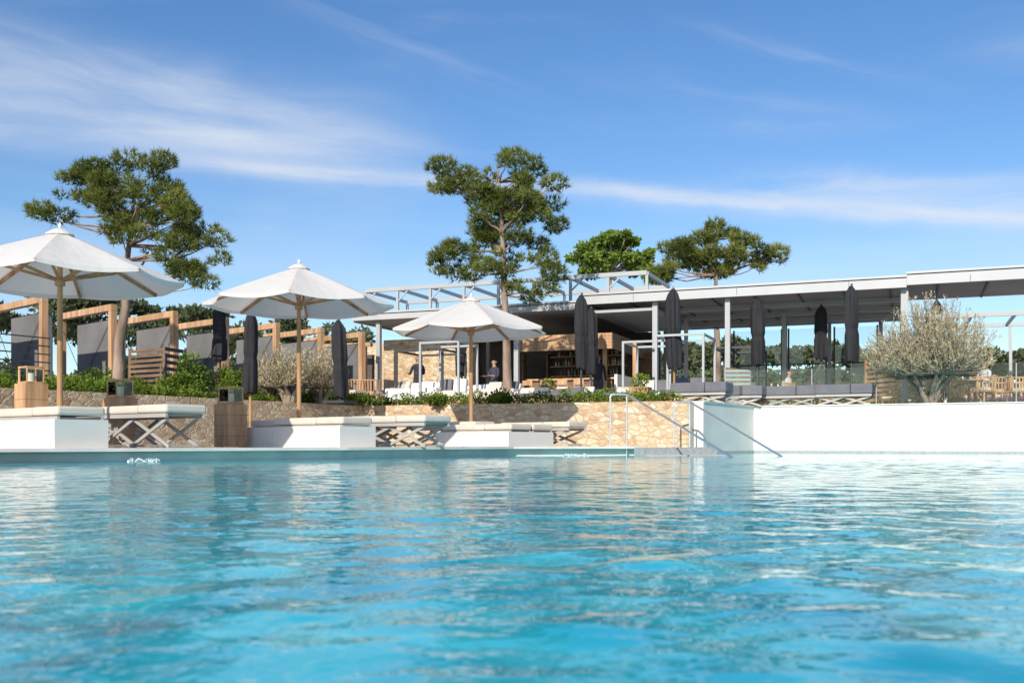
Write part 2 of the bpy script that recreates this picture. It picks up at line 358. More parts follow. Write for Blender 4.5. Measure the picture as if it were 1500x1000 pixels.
# ------------------------------------------------------------ umbrellas
def umbrella(px,Y,ztop,R,rot,drop=0.70):
    c=Vector((sx(px,Y),Y,0)); par=empty('patio_umbrella'); mb=MB()
    n=8; seg=6; rings=9; vs=[];fs=[]; cnt=n*seg
    for i in range(rings+1):
        r=i/rings
        for k in range(cnt):
            f=(k%seg)/seg; th=rot+2*math.pi*k/cnt
            loc=2*math.pi*(f-0.5)/n
            rr=R*math.cos(math.pi/n)/math.cos(loc)*(1-0.035*math.sin(math.pi*f)*r)
            z=ztop-drop*(r**1.04)-0.06*math.sin(math.pi*f)*r*(1-0.35*r)
            q=max(r,0.03)
            vs.append((c.x+rr*q*math.cos(th),c.y+rr*q*math.sin(th),z))
    for i in range(rings):
        for k in range(cnt):
            k2=(k+1)%cnt; fs.append((i*cnt+k,i*cnt+k2,(i+1)*cnt+k2,(i+1)*cnt+k))
    o=len(vs)
    for k in range(cnt):
        x,y,z=vs[rings*cnt+k]; vs.append((x,y,z-0.05-0.02*math.sin(math.pi*(k%seg)/seg)))
    for k in range(cnt):
        k2=(k+1)%cnt; fs.append((rings*cnt+k,rings*cnt+k2,o+k2,o+k))
    mb.add(vs,fs,M_canvas); mb.build('canopy',par)
    mb=MB(); vs=[];fs=[]
    for i,(r,z) in enumerate(((0.02,0.055),(0.10,0.03),(0.20,-0.035),(0.205,-0.055))):
        for k in range(16): t=rot+2*math.pi*k/16; vs.append((c.x+r*math.cos(t),c.y+r*math.sin(t),ztop+z))
    for i in range(3):
        for k in range(16): fs.append((i*16+k,i*16+(k+1)%16,(i+1)*16+(k+1)%16,(i+1)*16+k))
    mb.add(vs,fs,M_canvas); mb.build('vent_cap',par)
    mb=MB()
    mb.tube([c+Vector((0,0,DZ)),c+Vector((0,0,ztop+.02))],[0.045,0.038],M_teak,12)
    mb.tube([c+Vector((0,0,ztop+.05)),c+Vector((0,0,ztop+.08)),c+Vector((0,0,ztop+.11)),c+Vector((0,0,ztop+.14))],[.012,.026,.024,.005],M_whitecush,8)
    mb.tube([c+Vector((0,0,ztop-.18)),c+Vector((0,0,ztop-.06))],0.075,M_teak,10)
    zr=ztop-0.72
    mb.tube([c+Vector((0,0,zr-.09)),c+Vector((0,0,zr+.04))],0.075,M_teak,10)
    for k in range(n):
        t=rot+2*math.pi*k/n; d=Vector((math.cos(t),math.sin(t),0))
        mb.beam(c+d*0.06+Vector((0,0,ztop-.11)),c+d*(R*0.995)+Vector((0,0,ztop-drop-.035)),0.034,0.052,M_teak)
        mr=0.55; pz=ztop-.11+( -drop+.075)*mr
        mb.beam(c+d*0.07+Vector((0,0,zr)),c+d*R*mr+Vector((0,0,pz-.03)),0.03,0.042,M_teak)
    mb.build('pole_and_ribs',par)
    mb=MB(); mb.box(c+Vector((0,0,DZ+.02)),(0.7,0.7,0.036),-0.66,M_steel); mb.tube([c+Vector((0,0,DZ+.04)),c+Vector((0,0,DZ+.4))],0.055,M_steel,12); mb.build('base',par,bevel=.006)
umbrella(88,15.0,3.45,1.78,0.25)
umbrella(438,18.8,3.60,1.78,0.12)
umbrella(690,22.4,3.50,1.78,0.30)

def closed_umbrella(px,Y,pt,pb,w=0.34,base=None,pole=M_darksteel):
    z1=zy(pt,Y); z0=zy(pb,Y); base=TZ if base is None else base
    c=Vector((sx(px,Y),Y,0)); mb=MB(); n=20; rings=14; vs=[];fs=[]
    hh=z1-z0; ph=random.random()*6; ln=random.uniform(-.04,.04)
    for i in range(rings+1):
        t=i/rings; prof=(0.92+0.10*math.sin(t*2.5+ph*.3))*(1 if t<0.85 else max(.22,1-((t-.85)/.15)**1.8*0.75))
        if t<0.04: prof*=0.9
        if 0.42<t<0.5: prof*=0.86
        for k in range(n):
            a=2*math.pi*k/n; r=w/2*prof*(1+0.15*math.sin(5*a+ph+t*1.5)+0.06*math.sin(9*a+ph*2-t*4))
            vs.append((c.x+r*math.cos(a)+.02*math.sin(3*t+ph)+ln*t,c.y+r*math.sin(a),z0+hh*t+(.03*math.sin(3*a+ph) if i==0 else 0)))
    for i in range(rings):
        for k in range(n): fs.append((i*n+k,i*n+(k+1)%n,(i+1)*n+(k+1)%n,(i+1)*n+k))
    fs.append(tuple(range(n))[::-1]); fs.append(tuple(rings*n+k for k in range(n)))
    mb.add(vs,fs,M_char)
    mb.tube([c+Vector((0,0,base)),c+Vector((ln,0,z1+.06))],0.03,pole,8)
    mb.box(c+Vector((0,0,base+.03)),(0.6,0.6,0.056),-.4,M_darksteel)
    mb.build('closed_umbrella',smooth=False)
for a in ((321,26,447,528,.36),(367,21.6,456,576,.31),(498,24.5,469,582,.34),(851,27.5,432,540,.34),(866,30,452,548,.34),(677,31,468,552,.34),(988,27.5,423,540,.40),(1110,29,438,535,.38),(1203,30,448,525,.36),(1247,26.5,419,530,.34),(1373,33,440,520,.34)):
    base=DZ if a[1]<22 else None
    closed_umbrella(*a[:5],base=base,pole=M_teak if a[0] in(321,367,988) else M_darksteel)

# ------------------------------------------------------------ loungers
UL=Vector((0.78,-0.62,0)); UL.normalize(); VL=Vector((0.62,0.78,0)).normalized()
M_legs=mat('lounger_frame_grey',(0.42,0.39,0.36),0.5,0.08,3)
def lounger(c,ang,base,m_pad=M_cream,m_leg=None,h=0.62,L=2.0,W=0.72,legs=True,pt=0.13,name='sun_lounger'):
    m_leg=m_leg or M_legs
    par=empty(name); d=Vector((math.cos(ang),math.sin(ang),0)); s=Vector((-d.y,d.x,0)); c=Vector((c[0],c[1],base)); up=Vector((0,0,1))
    mb=MB()
    mb.obox(c-d*L/2-s*W/2+up*(h-pt),d*(L*.62),s*W,up*pt,m_pad)
    mb.obox(c+d*(L*.125)-s*W/2+up*(h-pt+.004),d*(L*.375),s*W,up*pt+d*0.0,m_pad)
    mb.build('mattress',par,bevel=.035)
    mb=MB()
    for e in (-1,1):
        mb.beam(c-d*(L/2-.02)+s*e*(W/2-.03)+up*(h-pt-.035),c+d*(L/2-.02)+s*e*(W/2-.03)+up*(h-pt-.035),.04,.06,m_leg)
    for i in range(9):
        q=c+d*(-L/2+.1+i*(L-.2)/8)+up*(h-pt-.03); mb.beam(q-s*(W/2-.055),q+s*(W/2-.055),.05,.02,m_leg)
    if legs:
        hb=h-pt-.07
        for e in (-1,1):
            for x0,x1 in ((-L*.46,L*.02),(-L*.02,L*.46)):
                o=s*e*(W/2-.09)
                mb.beam(c+d*x0+o+up*0.02,c+d*x1+o+up*hb,.03,.05,m_leg)
                mb.beam(c+d*x1+o*0.93+up*0.02,c+d*x0+o*0.93+up*hb,.03,.05,m_leg)
        for x0 in (-L*.46,L*.02,L*.46-.02): mb.beam(c+d*x0-s*(W/2-.1)+up*.03,c+d*x0+s*(W/2-.1)+up*.03,.03,.03,m_leg)
    mb.build('frame',par)
AL=math.atan2(UL.y,UL.x)
def plinth(px,Y,s,t,z1):
    C=P(px,Y,0); mb=MB(); mb.obox(C+Vector((0,0,DZ-.03)),-UL*s,VL*t,Vector((0,0,z1-DZ+.03)),M_white)
    for i in range(1,int(s/.6)+1): mb.obox(C-UL*(i*.6)-VL*.003+Vector((0,0,DZ)),UL*.006,VL*.004,Vector((0,0,z1-DZ-.02)),M_copingstone)
    mb.build('white_plinth',bevel=.0); return C
C=plinth(80,13.9,3.6,0.8,0.61)
lounger(C-UL*1.0+VL*.4,AL,.33+.0,h=.46,legs=False)
lounger(C-UL*3.05+VL*.4,AL,.33,h=.46,legs=False)
lounger(P(218,15.9,0),AL,DZ,h=.66,L=2.1)
lounger(P(165,16.9,0),AL,DZ,h=.66,L=2.1)
C=plinth(498,17.3,2.9,0.85,0.57)
lounger(C-UL*0.95+VL*.42,AL,.31,h=.42,L=1.9,legs=False)
lounger(C-UL*2.2+VL*.6,AL,.29,h=.42,L=1.3,legs=False)
lounger(P(585,18.9,0),AL,DZ,h=.58)
lounger(P(520,20.3,0),AL,DZ,h=.60)
C=plinth(745,21.0,2.1,1.6,0.51)
lounger(C-UL*1.0+VL*.45,AL,.28,h=.40,legs=False)
lounger(C-UL*1.0+VL*1.22,AL,.28,h=.40,legs=False)
lounger(P(795,23.2,0),AL,DZ,h=.55)
lounger(P(662,23.0,0),AL,DZ,h=.55)

def lantern(px,Y,pyb,pym,pyt,wpx,m=M_frame,base=DZ):
    par=empty('lantern_on_wood_stand'); c=Vector((sx(px,Y),Y,0)); w=wpx*Y/F/1.25; zm=zy(pym,Y); zt=zy(pyt,Y); mb=MB()
    mb.box(c+Vector((0,0,(base+zm)/2)),(w,w,zm-base),AL,m)
    for i in range(1,4): mb.box(c+Vector((0,0,base+(zm-base)*i/4)),(w+.006,w+.006,.008),AL,M_wood_dark)
    mb.build('wood_stand',par,bevel=.008)
    mb=MB(); d=UL*(w*.36); s=VL*(w*.36); up=Vector((0,0,1))
    for a in (-1,1):
        for b in (-1,1): mb.beam(c+d*a+s*b+up*(zm+.035),c+d*a+s*b+up*(zt-.03),.022,.022,m)
    mb.box(c+up*(zm+.02),(w*.8,w*.8,.03),AL,m)
    for z in (zt-.015,):
        for a in (-1,1): mb.beam(c+d*a-s*1.08+up*z,c+d*a+s*1.08+up*z,.028,.03,m); mb.beam(c+s*a-d*.9+up*z,c+s*a+d*.9+up*z,.026,.028,m)
    mb.tube([c+up*(zm+.036),c+up*(zm+.036+(zt-zm)*.5)],w*.15,M_candle,12)
    mb.build('lantern_frame',par)
    mb=MB()
    for a in (-1,1): mb.box(c+d*a*.98+up*((zm+zt)/2),(.004,w*.66,zt-zm-.1),AL,M_glass); mb.box(c+s*a*.98+up*((zm+zt)/2),(w*.66,.004,zt-zm-.1),AL,M_glass)
    mb.build('lantern_glass',par)
lantern(46,16.8,590,562,537,42)
lantern(176,18.2,600,583,556,44)
lantern(338,18.6,620,592,567,42)

# ------------------------------------------------------------ cabana portals
rp=[(-35,23.2),(64,24.4),(165,25.9),(255,27.2),(330,28.6),(405,29.9),(470,31.2),(530,32.4)]
pu=Vector((-0.75,0.66,0)).normalized(); pv=Vector((0.62,0.78,0)).normalized()
for i,(px,Y) in enumerate(rp):
    par=empty('timber_cabana'); r=P(px,Y,TZ); l=r+pu*2.9; up=Vector((0,0,1)); hh=2.62
    mb=MB(); t=.17
    for q in (r,l): mb.obox(q-pu*t/2-pv*t/2,pu*t,pv*t,up*(hh-t),M_frame)
    mb.obox(r-pu*t/2-pv*t/2+up*(hh-t+.001),pu*(2.9+t),pv*t,up*t,M_frame)
    mb.build('portal_frame',par,bevel=.008)
    mb=MB(); q=r+pv*0.22+pu*.45
    mb.obox(q,pu*2.0,pv*.2,up*(2.30),M_conc); mb.build('concrete_divider_wall',par,bevel=.01)
    mb=MB()
    mb.tube([q-pv*.03+up*2.3,q-pv*.03+pu*2.0+up*.3],.008,M_darksteel,5); mb.tube([l+up*2.2,r+pu*.9+up*.1-pv*.1],.008,M_darksteel,5)
    mb.build('bracing_cable',par)
def slat_screen(name,a,b,z0,z1,n,m,th=.03,vert=False,fill=.55):
    a=Vector((a.x,a.y,0)); b=Vector((b.x,b.y,0)); d=b-a; mb=MB(); up=Vector((0,0,1))
    for e in (0,1): mb.beam(a+d*e+up*z0,a+d*e+up*(z1+.02),.06,.06,m)
    st=(z1-z0)/n
    for i in range(n): z=z0+st*(i+.5); mb.beam(a+up*z+d*.01,b+up*z-d*.01,th,st*fill,m)
    mb.build(name)
slat_screen('slatted_screen',P(190,25.3,0),P(240,24.6,0),TZ,zy(510,25),11,M_wood_dark)
slat_screen('slatted_screen',P(238,25.5,0),P(272,26.5,0),TZ,zy(508,26),9,M_darksteel)
slat_screen('dark_railing',P(-30,21,0),P(75,22.4,0),TZ,zy(487,22),8,M_darksteel,vert=False,fill=.15)
slat_screen('slatted_screen',P(1268,29.5,0),P(1345,27.2,0),TZ+.2,zy(522,28),9,M_frame)
slat_screen('slatted_screen',P(1345,27,0),P(1372,28.5,0),TZ+.1,zy(540,28),7,M_frame)

# ------------------------------------------------------------ buildings
O=Vector((2.3,30.8,0)); U=Vector((.928,-.372,0)).normalized(); V=Vector((.372,.928,0)).normalized(); RZ=math.atan2(U.y,U.x); UP=Vector((0,0,1))
def S(a,b,z): return O+U*a+V*b+UP*z
def a_at(px,b):
    k=(px-750)/F; return (k*(O.y+V.y*b)-O.x-V.x*b)/(U.x-U.y*k)
def sbox(mb,a0,a1,b0,b1,z0,z1,m): mb.obox(S(a0,b0,z0),U*(a1-a0),V*(b1-b0),UP*(z1-z0),m)
pav=empty('restaurant_pavilion')
aB=a_at(1328,0)
mb=MB()
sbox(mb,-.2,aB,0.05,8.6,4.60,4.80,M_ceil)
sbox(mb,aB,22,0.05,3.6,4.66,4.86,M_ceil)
mb.build('roof_slab',pav)
mb=MB()
def fascia(mb,a0,a1,b,zt,h,m=M_fascia):
    sbox(mb,a0,a1,b-.06,b+.045,zt-h,zt-.09,m); sbox(mb,a0,a1,b-.03,b+.04,zt-.088,zt-.062,M_darksteel); sbox(mb,a0-.01,a1+.01,b-.09,b+.045,zt-.06,zt,m)
fascia(mb,-.2,aB-.002,0,4.88,.34); fascia(mb,aB+.002,22,0,4.96,.36)
a=1.5
while a<21:
    sbox(mb,a,a+.012,-.064,-.059,4.58,4.78,M_darksteel); a+=3.1
sbox(mb,-.26,-.2,0.05,8.6,4.54,4.86,M_fascia)
mb.build('fascia',pav)
mb=MB()
for b in (2.1,4.2,6.3): sbox(mb,-.15,aB-.05,b,b+.12,4.44,4.598,M_steel)
a=0
while a<aB:
    sbox(mb,a,a+.05,.1,8.5,4.56,4.597,M_darksteel); a+=1.25
while a<21:
    sbox(mb,a,a+.05,.1,3.5,4.62,4.657,M_darksteel); a+=1.25
for i in range(26): sbox(mb,.02,a_at(955,0),.25+i*.22,.25+i*.22+.10,4.30,4.40,M_steel)
mb.build('ceiling_beams',pav)
mb=MB()
for px,b,w in ((960,.25,.16),(1066,.25,.15),(1325,.3,.20),(1530,.3,.2),(975,8,.14),(1150,8,.14),(1290,8.2,.14),(1005,4.2,.12),(1148,4.2,.12),(1215,8.2,.12)):
    a=a_at(px,b); sbox(mb,a-w/2,a+w/2,b-w/2,b+w/2,TZ,4.56,M_steel)
    sbox(mb,a-w*.8,a+w*.8,b-w*.8,b+w*.8,TZ+.001,TZ+.02,M_steel)
mb.build('columns',pav,bevel=.008)
mb=MB()
for b in (6.2,9.5): sbox(mb,aB+.5,22,b,b+.10,4.36,4.5,M_steel)
for i in range(10): sbox(mb,aB+.6+i*1.3,aB+.68+i*1.3,6.33,9.48,4.38,4.47,M_steel)
for px in (1352,1478): a=a_at(px,9.5); sbox(mb,a,a+.1,9.51,9.61,TZ,4.35,M_steel)
mb.build('rear_pergola',pav)
mb=MB()
for px0,px1 in ((1075,1145),(1155,1210),(1222,1285)):
    a0,a1=a_at(px0,8),a_at(px1,8); sbox(mb,a0,a1,8.0,8.015,TZ+.05,4.4,M_glass)
    for a in (a0,a1): sbox(mb,a-.03,a+.03,7.97,8.03,TZ,4.43,M_darksteel)
    sbox(mb,a0+.03,a1-.03,7.975,8.025,3.1,3.15,M_darksteel)
mb.build('rear_glazing',pav)

bar=empty('poolside_bar_building')
mb=MB(); sbox(mb,-8.3,-.3,.05,9,4.42,4.60,M_ceil); mb.build('roof_slab',bar)
mb=MB(); fascia(mb,-8.3,-.28,0,4.68,.27); sbox(mb,-8.36,-8.3,.05,9,4.38,4.66,M_fascia); mb.build('fascia',bar)
mb=MB(); 
a0,a1=a_at(540,7),a_at(700,7); sbox(mb,a0-1.5,a1,7,7.4,TZ,4.41,M_stone)
a0,a1=a_at(562,1.6),a_at(688,1.6); sbox(mb,a0,a1,1.6,1.9,TZ,3.9,M_stone); mb.build('stone_wall',bar)
a1=a_at(700,7)
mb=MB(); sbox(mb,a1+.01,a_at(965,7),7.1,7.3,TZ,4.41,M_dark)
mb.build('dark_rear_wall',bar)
mb=MB()
for px,b in ((555,.25),(757,.25)):
    a=a_at(px,b); sbox(mb,a-.075,a+.075,b-.075,b+.075,TZ,4.42,M_steel)
for px,b in ((715,4.5),):
    a=a_at(px,b); sbox(mb,a-.06,a+.06,b-.06,b+.06,TZ,4.42,M_steel)
mb.build('columns',bar)
mb=MB(); aL,aR=-9.0,1.4
for b,z in ((2.0,5.84),(5.2,5.84)): sbox(mb,aL,aR,b,b+.1,z-.14,z,M_steel)
n=8
for i in range(n+1):
    a=aL+(aR-aL)*i/n
    sbox(mb,a-.04,a+.04,2.101,5.199,5.71,5.82,M_steel)
    for b in (2.01,5.21): sbox(mb,a-.045,a+.045,b,b+.08,4.62,5.69,M_steel)
    if i<n:
        q=S(a+.05,2.05,5.35); mb.beam(q,S(a+.4,2.05,5.68),.04,.05,M_steel)
mb.build('roof_steel_frame',bar)
mb=MB(); sbox(mb,-8.2,-5.5,2.4,5,4.61,5.0,M_fascia); sbox(mb,-4,-1,3,5,4.61,4.95,M_fascia); mb.build('roof_plant_housing',bar,bevel=.02)
k0=a_at(886,.9); kL=a_at(762,.9)
mb=MB()
zt=3.72
for i in range(5):
    sbox(mb,kL,k0+.3,.9-.28,.9-.25,zt-.10*(i+1)+.006,zt-.10*i,M_frame)
    sbox(mb,k0+.301,k0+.33,.62,6.6,zt-.10*(i+1)+.006,zt-.10*i,M_wood_dark)
sbox(mb,kL,k0+.3,.66,6.8,zt-.25,zt-.12,M_wood_dark)
mb.build('timber_canopy',bar)
mb=MB()
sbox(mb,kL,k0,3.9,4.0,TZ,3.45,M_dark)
for j in range(5):
    z=1.9+.34*j
    sbox(mb,kL+.1,k0-.1,3.55,3.88,z,z+.035,M_frame)
for px in (764,800,836,872): a=a_at(px,3.5); sbox(mb,a,a+.05,3.53,3.87,TZ,3.4,M_wood_dark)
mb.build('back_bar_shelves',bar)
mb=MB()
for j in range(5):
    a=kL+.2
    while a<k0-.25:
        a+=random.uniform(.07,.16)
        if random.random()<.82:
            r=random.uniform(.028,.042); h=random.uniform(.18,.27); z=1.936+.34*j; q=S(a,3.66,z)
            mb.tube([q,q+UP*h*.65,q+UP*h*.78,q+UP*h],[r,r,r*.35,r*.35],random.choice([M_bot1,M_bot2,M_bot3,M_bot3]),8)
mb.build('bottles',bar)
mb=MB()
sbox(mb,kL+.2,k0+.15,1.2,1.7,TZ,TZ+1.05,M_wood_dark); sbox(mb,kL+.1,k0+.25,1.1,1.8,TZ+1.051,TZ+1.11,M_frame)
sbox(mb,k0+.25,k0+.35,1.1,4.5,TZ,TZ+1.2,M_whitecush)
for px in (886,930): a=a_at(px,1.0); sbox(mb,a-.06,a+.06,.94,1.06,TZ,zt-.26,M_frame)
sbox(mb,a_at(918,5),a_at(960,5),5,5.15,TZ,3.5,M_wood_dark)
mb.build('bar_counter',bar,bevel=.006)
mb=MB()
for px in (775,800,826,850):
    a=a_at(px,.7); q=S(a,.7,TZ)
    for dx in (-.15,.15):
        for dy in (-.15,.15): mb.beam(q+U*dx+V*dy,q+U*dx*.8+V*dy*.8+UP*.75,.025,.025,M_frame)
    mb.box(q+UP*.77,(.36,.36,.05),RZ,M_whitecush); mb.beam(q+U*-.17-V*.15+UP*.95,q+U*.17-V*.15+UP*.95,.03,.16,M_frame)
    for dx in (-.15,.15): mb.beam(q+U*dx-V*.15+UP*.79,q+U*dx-V*.15+UP*.9,.025,.025,M_frame)
mb.build('bar_stools',bar)
mb=MB()
for px in (512,535): a=a_at(px,3.5); sbox(mb,a-.07,a+.07,3.4,3.54,TZ,3.9,M_frame)
a0=a_at(420,3.5); sbox(mb,a0,a_at(545,3.5),3.38,3.56,3.91,4.06,M_frame)
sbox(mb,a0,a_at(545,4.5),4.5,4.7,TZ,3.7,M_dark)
mb.build('timber_beam_frame',bar)

# ------------------------------------------------------------ terrace furniture
def daybed(px,Y,w,dp,h,mframe,cush=M_whitecush,name='canopy_daybed',roof=True):
    par=empty(name); c=P(px,Y,TZ); mb=MB(); t=.06
    for a in (-1,1):
        for b in (-1,1):
            q=c+U*a*w/2+V*b*dp/2; mb.obox(q-U*t/2-V*t/2,U*t,V*t,UP*(h-t-.002),mframe)
    for b in (-1,1): mb.obox(c-U*(w/2+t/2)+V*(b*dp/2-t/2)+UP*(h-t),U*(w+t),V*t,UP*t,mframe)
    for a in (-1,1): mb.obox(c+U*(a*w/2-t/2)-V*(dp/2-t/2-.001)+UP*(h-t+.002),U*t,V*(dp-t-.002),UP*(t-.004),mframe)
    mb.obox(c-U*(w/2-.04)-V*(dp/2-.04)+UP*.18,U*(w-.08),V*(dp-.08),UP*.1,M_frame); mb.build('frame',par)
    mb=MB(); mb.obox(c-U*(w/2-.08)-V*(dp/2-.08)+UP*.285,U*(w-.16),V*(dp-.16),UP*.2,cush)
    n=max(2,int(w/.55))
    for i in range(n):
        q=c-U*(w/2-.15)+U*(i*(w-.3)/n)+V*(dp/2-.45)+UP*.49; mb.obox(q,U*((w-.3)/n-.04),V*.2,UP*.4+V*.08,random.choice([cush,M_greycush,cush]))
    mb.build('cushions',par,bevel=.05)
daybed(632,29.8,1.5,1.6,1.75,M_darksteel); daybed(658,28.8,1.2,1.3,1.9,M_steel)
daybed(955,29.2,1.3,1.6,1.95,M_steel); daybed(1005,28.0,1.3,1.7,2.0,M_steel,M_greycush)
daybed(1085,30.5,1.3,1.7,1.9,M_darksteel,M_greycush)
def sofa(px,Y,w,m,dp=.8,h=.42,back=.35,name='outdoor_sofa'):
    c=P(px,Y,TZ); mb=MB(); mb.obox(c-U*w/2+UP*.06,U*w,V*dp,UP*.16,M_frame)
    n=max(1,round(w/.75))
    for i in range(n):
        q=c-U*w/2+U*(i*w/n+.01); mb.obox(q+UP*.225+V*.02,U*(w/n-.02),V*(dp-.04),UP*(h-.22),m); 
        if back: mb.obox(q+V*(dp-.25)+UP*(h+.005),U*(w/n-.03),V*.2,UP*back+V*.08,m)
    for i in range(2): mb.obox(c+U*random.uniform(-w/2,w/2-.4)+V*(dp-.42)+UP*(h+.01),U*.42,V*.13,UP*(.1+back*.7)+V*.14,random.choice([M_greycush,M_cream]))
    mb.build(name,bevel=.04)
sofa(600,29.0,1.7,M_whitecush,h=.62,back=.18); sofa(708,29.2,1.9,M_whitecush,h=.6,back=.18)
sofa(660,27.6,1.6,M_cream,h=.30,back=.15); sofa(790,26.7,1.5,M_greycush,h=.36,back=.1); sofa(845,26.4,1.0,M_greycush,h=.36,back=.1); sofa(915,26.0,1.3,M_greycush,h=.34,back=.1)
sofa(740,27.4,1.6,M_cream,h=.32,back=.15)
for px,Y in ((1028,25.6),(1082,27.3),(1160,27.2),(1238,26.4)):
    lounger(P(px,Y,0),RZ-.08,TZ,m_pad=M_greycush,m_leg=M_legs,h=.56,L=1.45,W=.8,pt=.26,name='padded_sun_lounger')
def chair(px,Y,rot,m=M_frame,cu=M_cream):
    c=P(px,Y,TZ); mb=MB(); ca=Vector((math.cos(rot),math.sin(rot),0)); sa=Vector((-ca.y,ca.x,0))
    for a in (-.24,.24):
        for b in (-.22,.22): mb.beam(c+ca*a+sa*b,c+ca*a*.95+sa*b*.95+UP*.40,.04,.04,m)
    mb.obox(c-ca*.27-sa*.25+UP*.401,ca*.54,sa*.5,UP*.04,m); mb.obox(c-ca*.23-sa*.22+UP*.445,ca*.46,sa*.44,UP*.07,cu)
    pr=[]
    for k in range(13):
        t=math.pi*(k/12)*1.0; q=c+ca*.30*math.cos(t)+sa*(.0+.30*math.sin(t))+UP*.42
        mb.beam(q,q+UP*.40+(q-c-UP*.42)*.12,.03,.02,m); pr.append(q+UP*.41+(q-c-UP*.42)*.12)
    mb.tube(pr,.022,m,6); mb.build('slatted_armchair')
def table(px,Y,w=.8):
    c=P(px,Y,TZ); mb=MB(); mb.box(c+UP*.73,(w,w,.04),RZ,M_frame)
    for a in (-1,1):
        for b in (-1,1): mb.beam(c+U*a*w*.43+V*b*w*.43,c+U*a*w*.43+V*b*w*.43+UP*.708,.05,.05,M_frame)
    mb.tube([c+UP*.751,c+UP*.87],.03,M_bot3,8); mb.tube([c+U*.2+UP*.751,c+U*.2+UP*.83],.03,M_candle,8)
    mb.build('dining_table',bevel=.005)
for px,Y in ((1410,27.3),(1475,28.6),(1130,31),(1185,32),(1285,33),(1440,31.5),(1240,35)): table(px,Y)
for px,Y,r in ((1382,27.6,1.9),(1440,27.0,-1.2),(1462,27.8,2.2),(1495,27.2,0.4),(1112,31.2,1.3),(1148,30.5,-2),(1165,32.4,1),(1207,31.5,-1.5),(1300,32.3,-1.7),(1268,33.4,1.2),(1420,31.8,1.5),(1460,31,-1.6),(1225,35,1.3),(520,28.3,1),(545,29,2.4),(480,30,-1),(1000,32,1),(1035,33,2)): chair(px,Y,r)
def box_planter(px,Y,w,h,m):
    par=empty('planter_box'); c=P(px,Y,TZ+h/2); mb=MB(); mb.box(c,(w,w*.8,h),RZ,m); mb.box(c+UP*(h/2-.02),(w+.03,w*.8+.03,.035),RZ,m); mb.build('box',par,bevel=.01)
    leafmass('plant',[(c.x,c.y,c.z+h/2+.12,w*.45,w*.4,.22)],350,.09,.035,M_hedge,par)
box_planter(938,25.5,.5,.45,M_teak); box_planter(803,29,.45,.55,M_whitecush)
mb=MB()
k3=Vector((K3[0],K3[1],0)); k4=Vector((K4[0],K4[1],0)); k5=Vector((K5[0],K5[1],0))
kk=[Vector((5.6,26.2,0)),k3+Vector((.05,.25,0)),k4+Vector((.1,.28,0)),k5+Vector((.1,.28,0))]
par=empty('glass_balustrade')
post=MB()
for i in range(3):
    a,b=kk[i],kk[i+1]; L=(b-a).length; n=max(1,round(L/1.6)); d=(b-a)/n
    for j in range(n):
        p=a+d*j; nrm=Vector((d.y,-d.x,0)).normalized()
        mb.obox(p+d*.02+UP*(TZ+.06),d*.96,nrm*.015,UP*.95,M_glass)
        post.beam(p+UP*TZ,p+UP*(TZ+1.0),.025,.025,M_steel)
mb.build('glass_panels',par); post.build('posts',par)

# ------------------------------------------------------------ vegetation
pine('pine_tree',23.0,[(170,592),(176,500),(186,425),(190,360),(196,290)],[(190,280,90,36),(145,256,50,20),(245,335,72,40),(275,375,54,30),(78,318,34,13),(130,300,52,26),(215,248,42,16),(292,404,24,14),(190,345,50,24),(250,295,46,26),(110,275,30,18),(305,350,26,16)],0.15,clump_r=.29,dens=1.5,tuft=62,nl=.16,nw=.02)
pine('pine_tree',29.0,[(744,598),(742,500),(738,400),(734,310),(728,245)],[(738,247,62,22),(690,285,50,32),(778,292,48,36),(728,320,56,38),(680,350,50,26),(792,350,38,30),(652,385,32,16),(735,385,58,28),(805,392,30,20),(670,397,38,13),(775,427,34,11),(648,262,16,24),(740,290,56,36),(812,325,20,16)],0.15,clump_r=.34,dens=1.2,tuft=62,nl=.20,nw=.026)
pine('pine_tree',42.0,[(1050,614),(1050,520),(1048,430),(1050,350)],[(1050,368,76,28),(1100,368,46,22),(985,395,34,18),(1055,340,40,13),(1010,375,46,20),(1120,385,26,13),(972,412,26,9),(1080,395,50,13)],0.2,clump_r=.45,dens=1.4,tuft=66,nl=.27,nw=.038)
def broadleaf(name,Y,trunk,ell,tr,L,W,m,n):
    par=empty(name); mb=MB(); pts=[Vector((sx(a,Y),Y,zy(b,Y))) for a,b in trunk]; mb.tube(pts,[tr*(1-.6*i/(len(pts)-1)) for i in range(len(pts))],M_barkg,8)
    blobs=[]; sc=Y/F
    for (a,b,rx,rz) in ell:
        for j in range(16):
            q=unit(rng.normal(size=(1,3)))[0]*random.uniform(.3,1)
            c=Vector((sx(a,Y)+q[0]*rx*sc,Y+q[1]*rx*sc,zy(b,Y)+q[2]*rz*sc)); r=random.uniform(.18,.36)*rz*sc
            blobs.append((c.x,c.y,c.z,r*1.3,r*1.1,r*.7)); mb.tube([pts[-1],pts[-1].lerp(c,.5)+Vector((0,0,-.1)),c],[tr*.3,tr*.2,tr*.05],M_barkg,5)
    mb.build('trunk_and_limbs',par,smooth=True); leafmass('leaves',blobs,n,L,W,m,par,shell=.7)
broadleaf('deciduous_tree',58,[(893,600),(895,480),(893,400)],[(893,370,56,28),(925,385,34,24),(865,385,32,24),(905,350,32,12)],.25,.28,.16,M_decid,180)
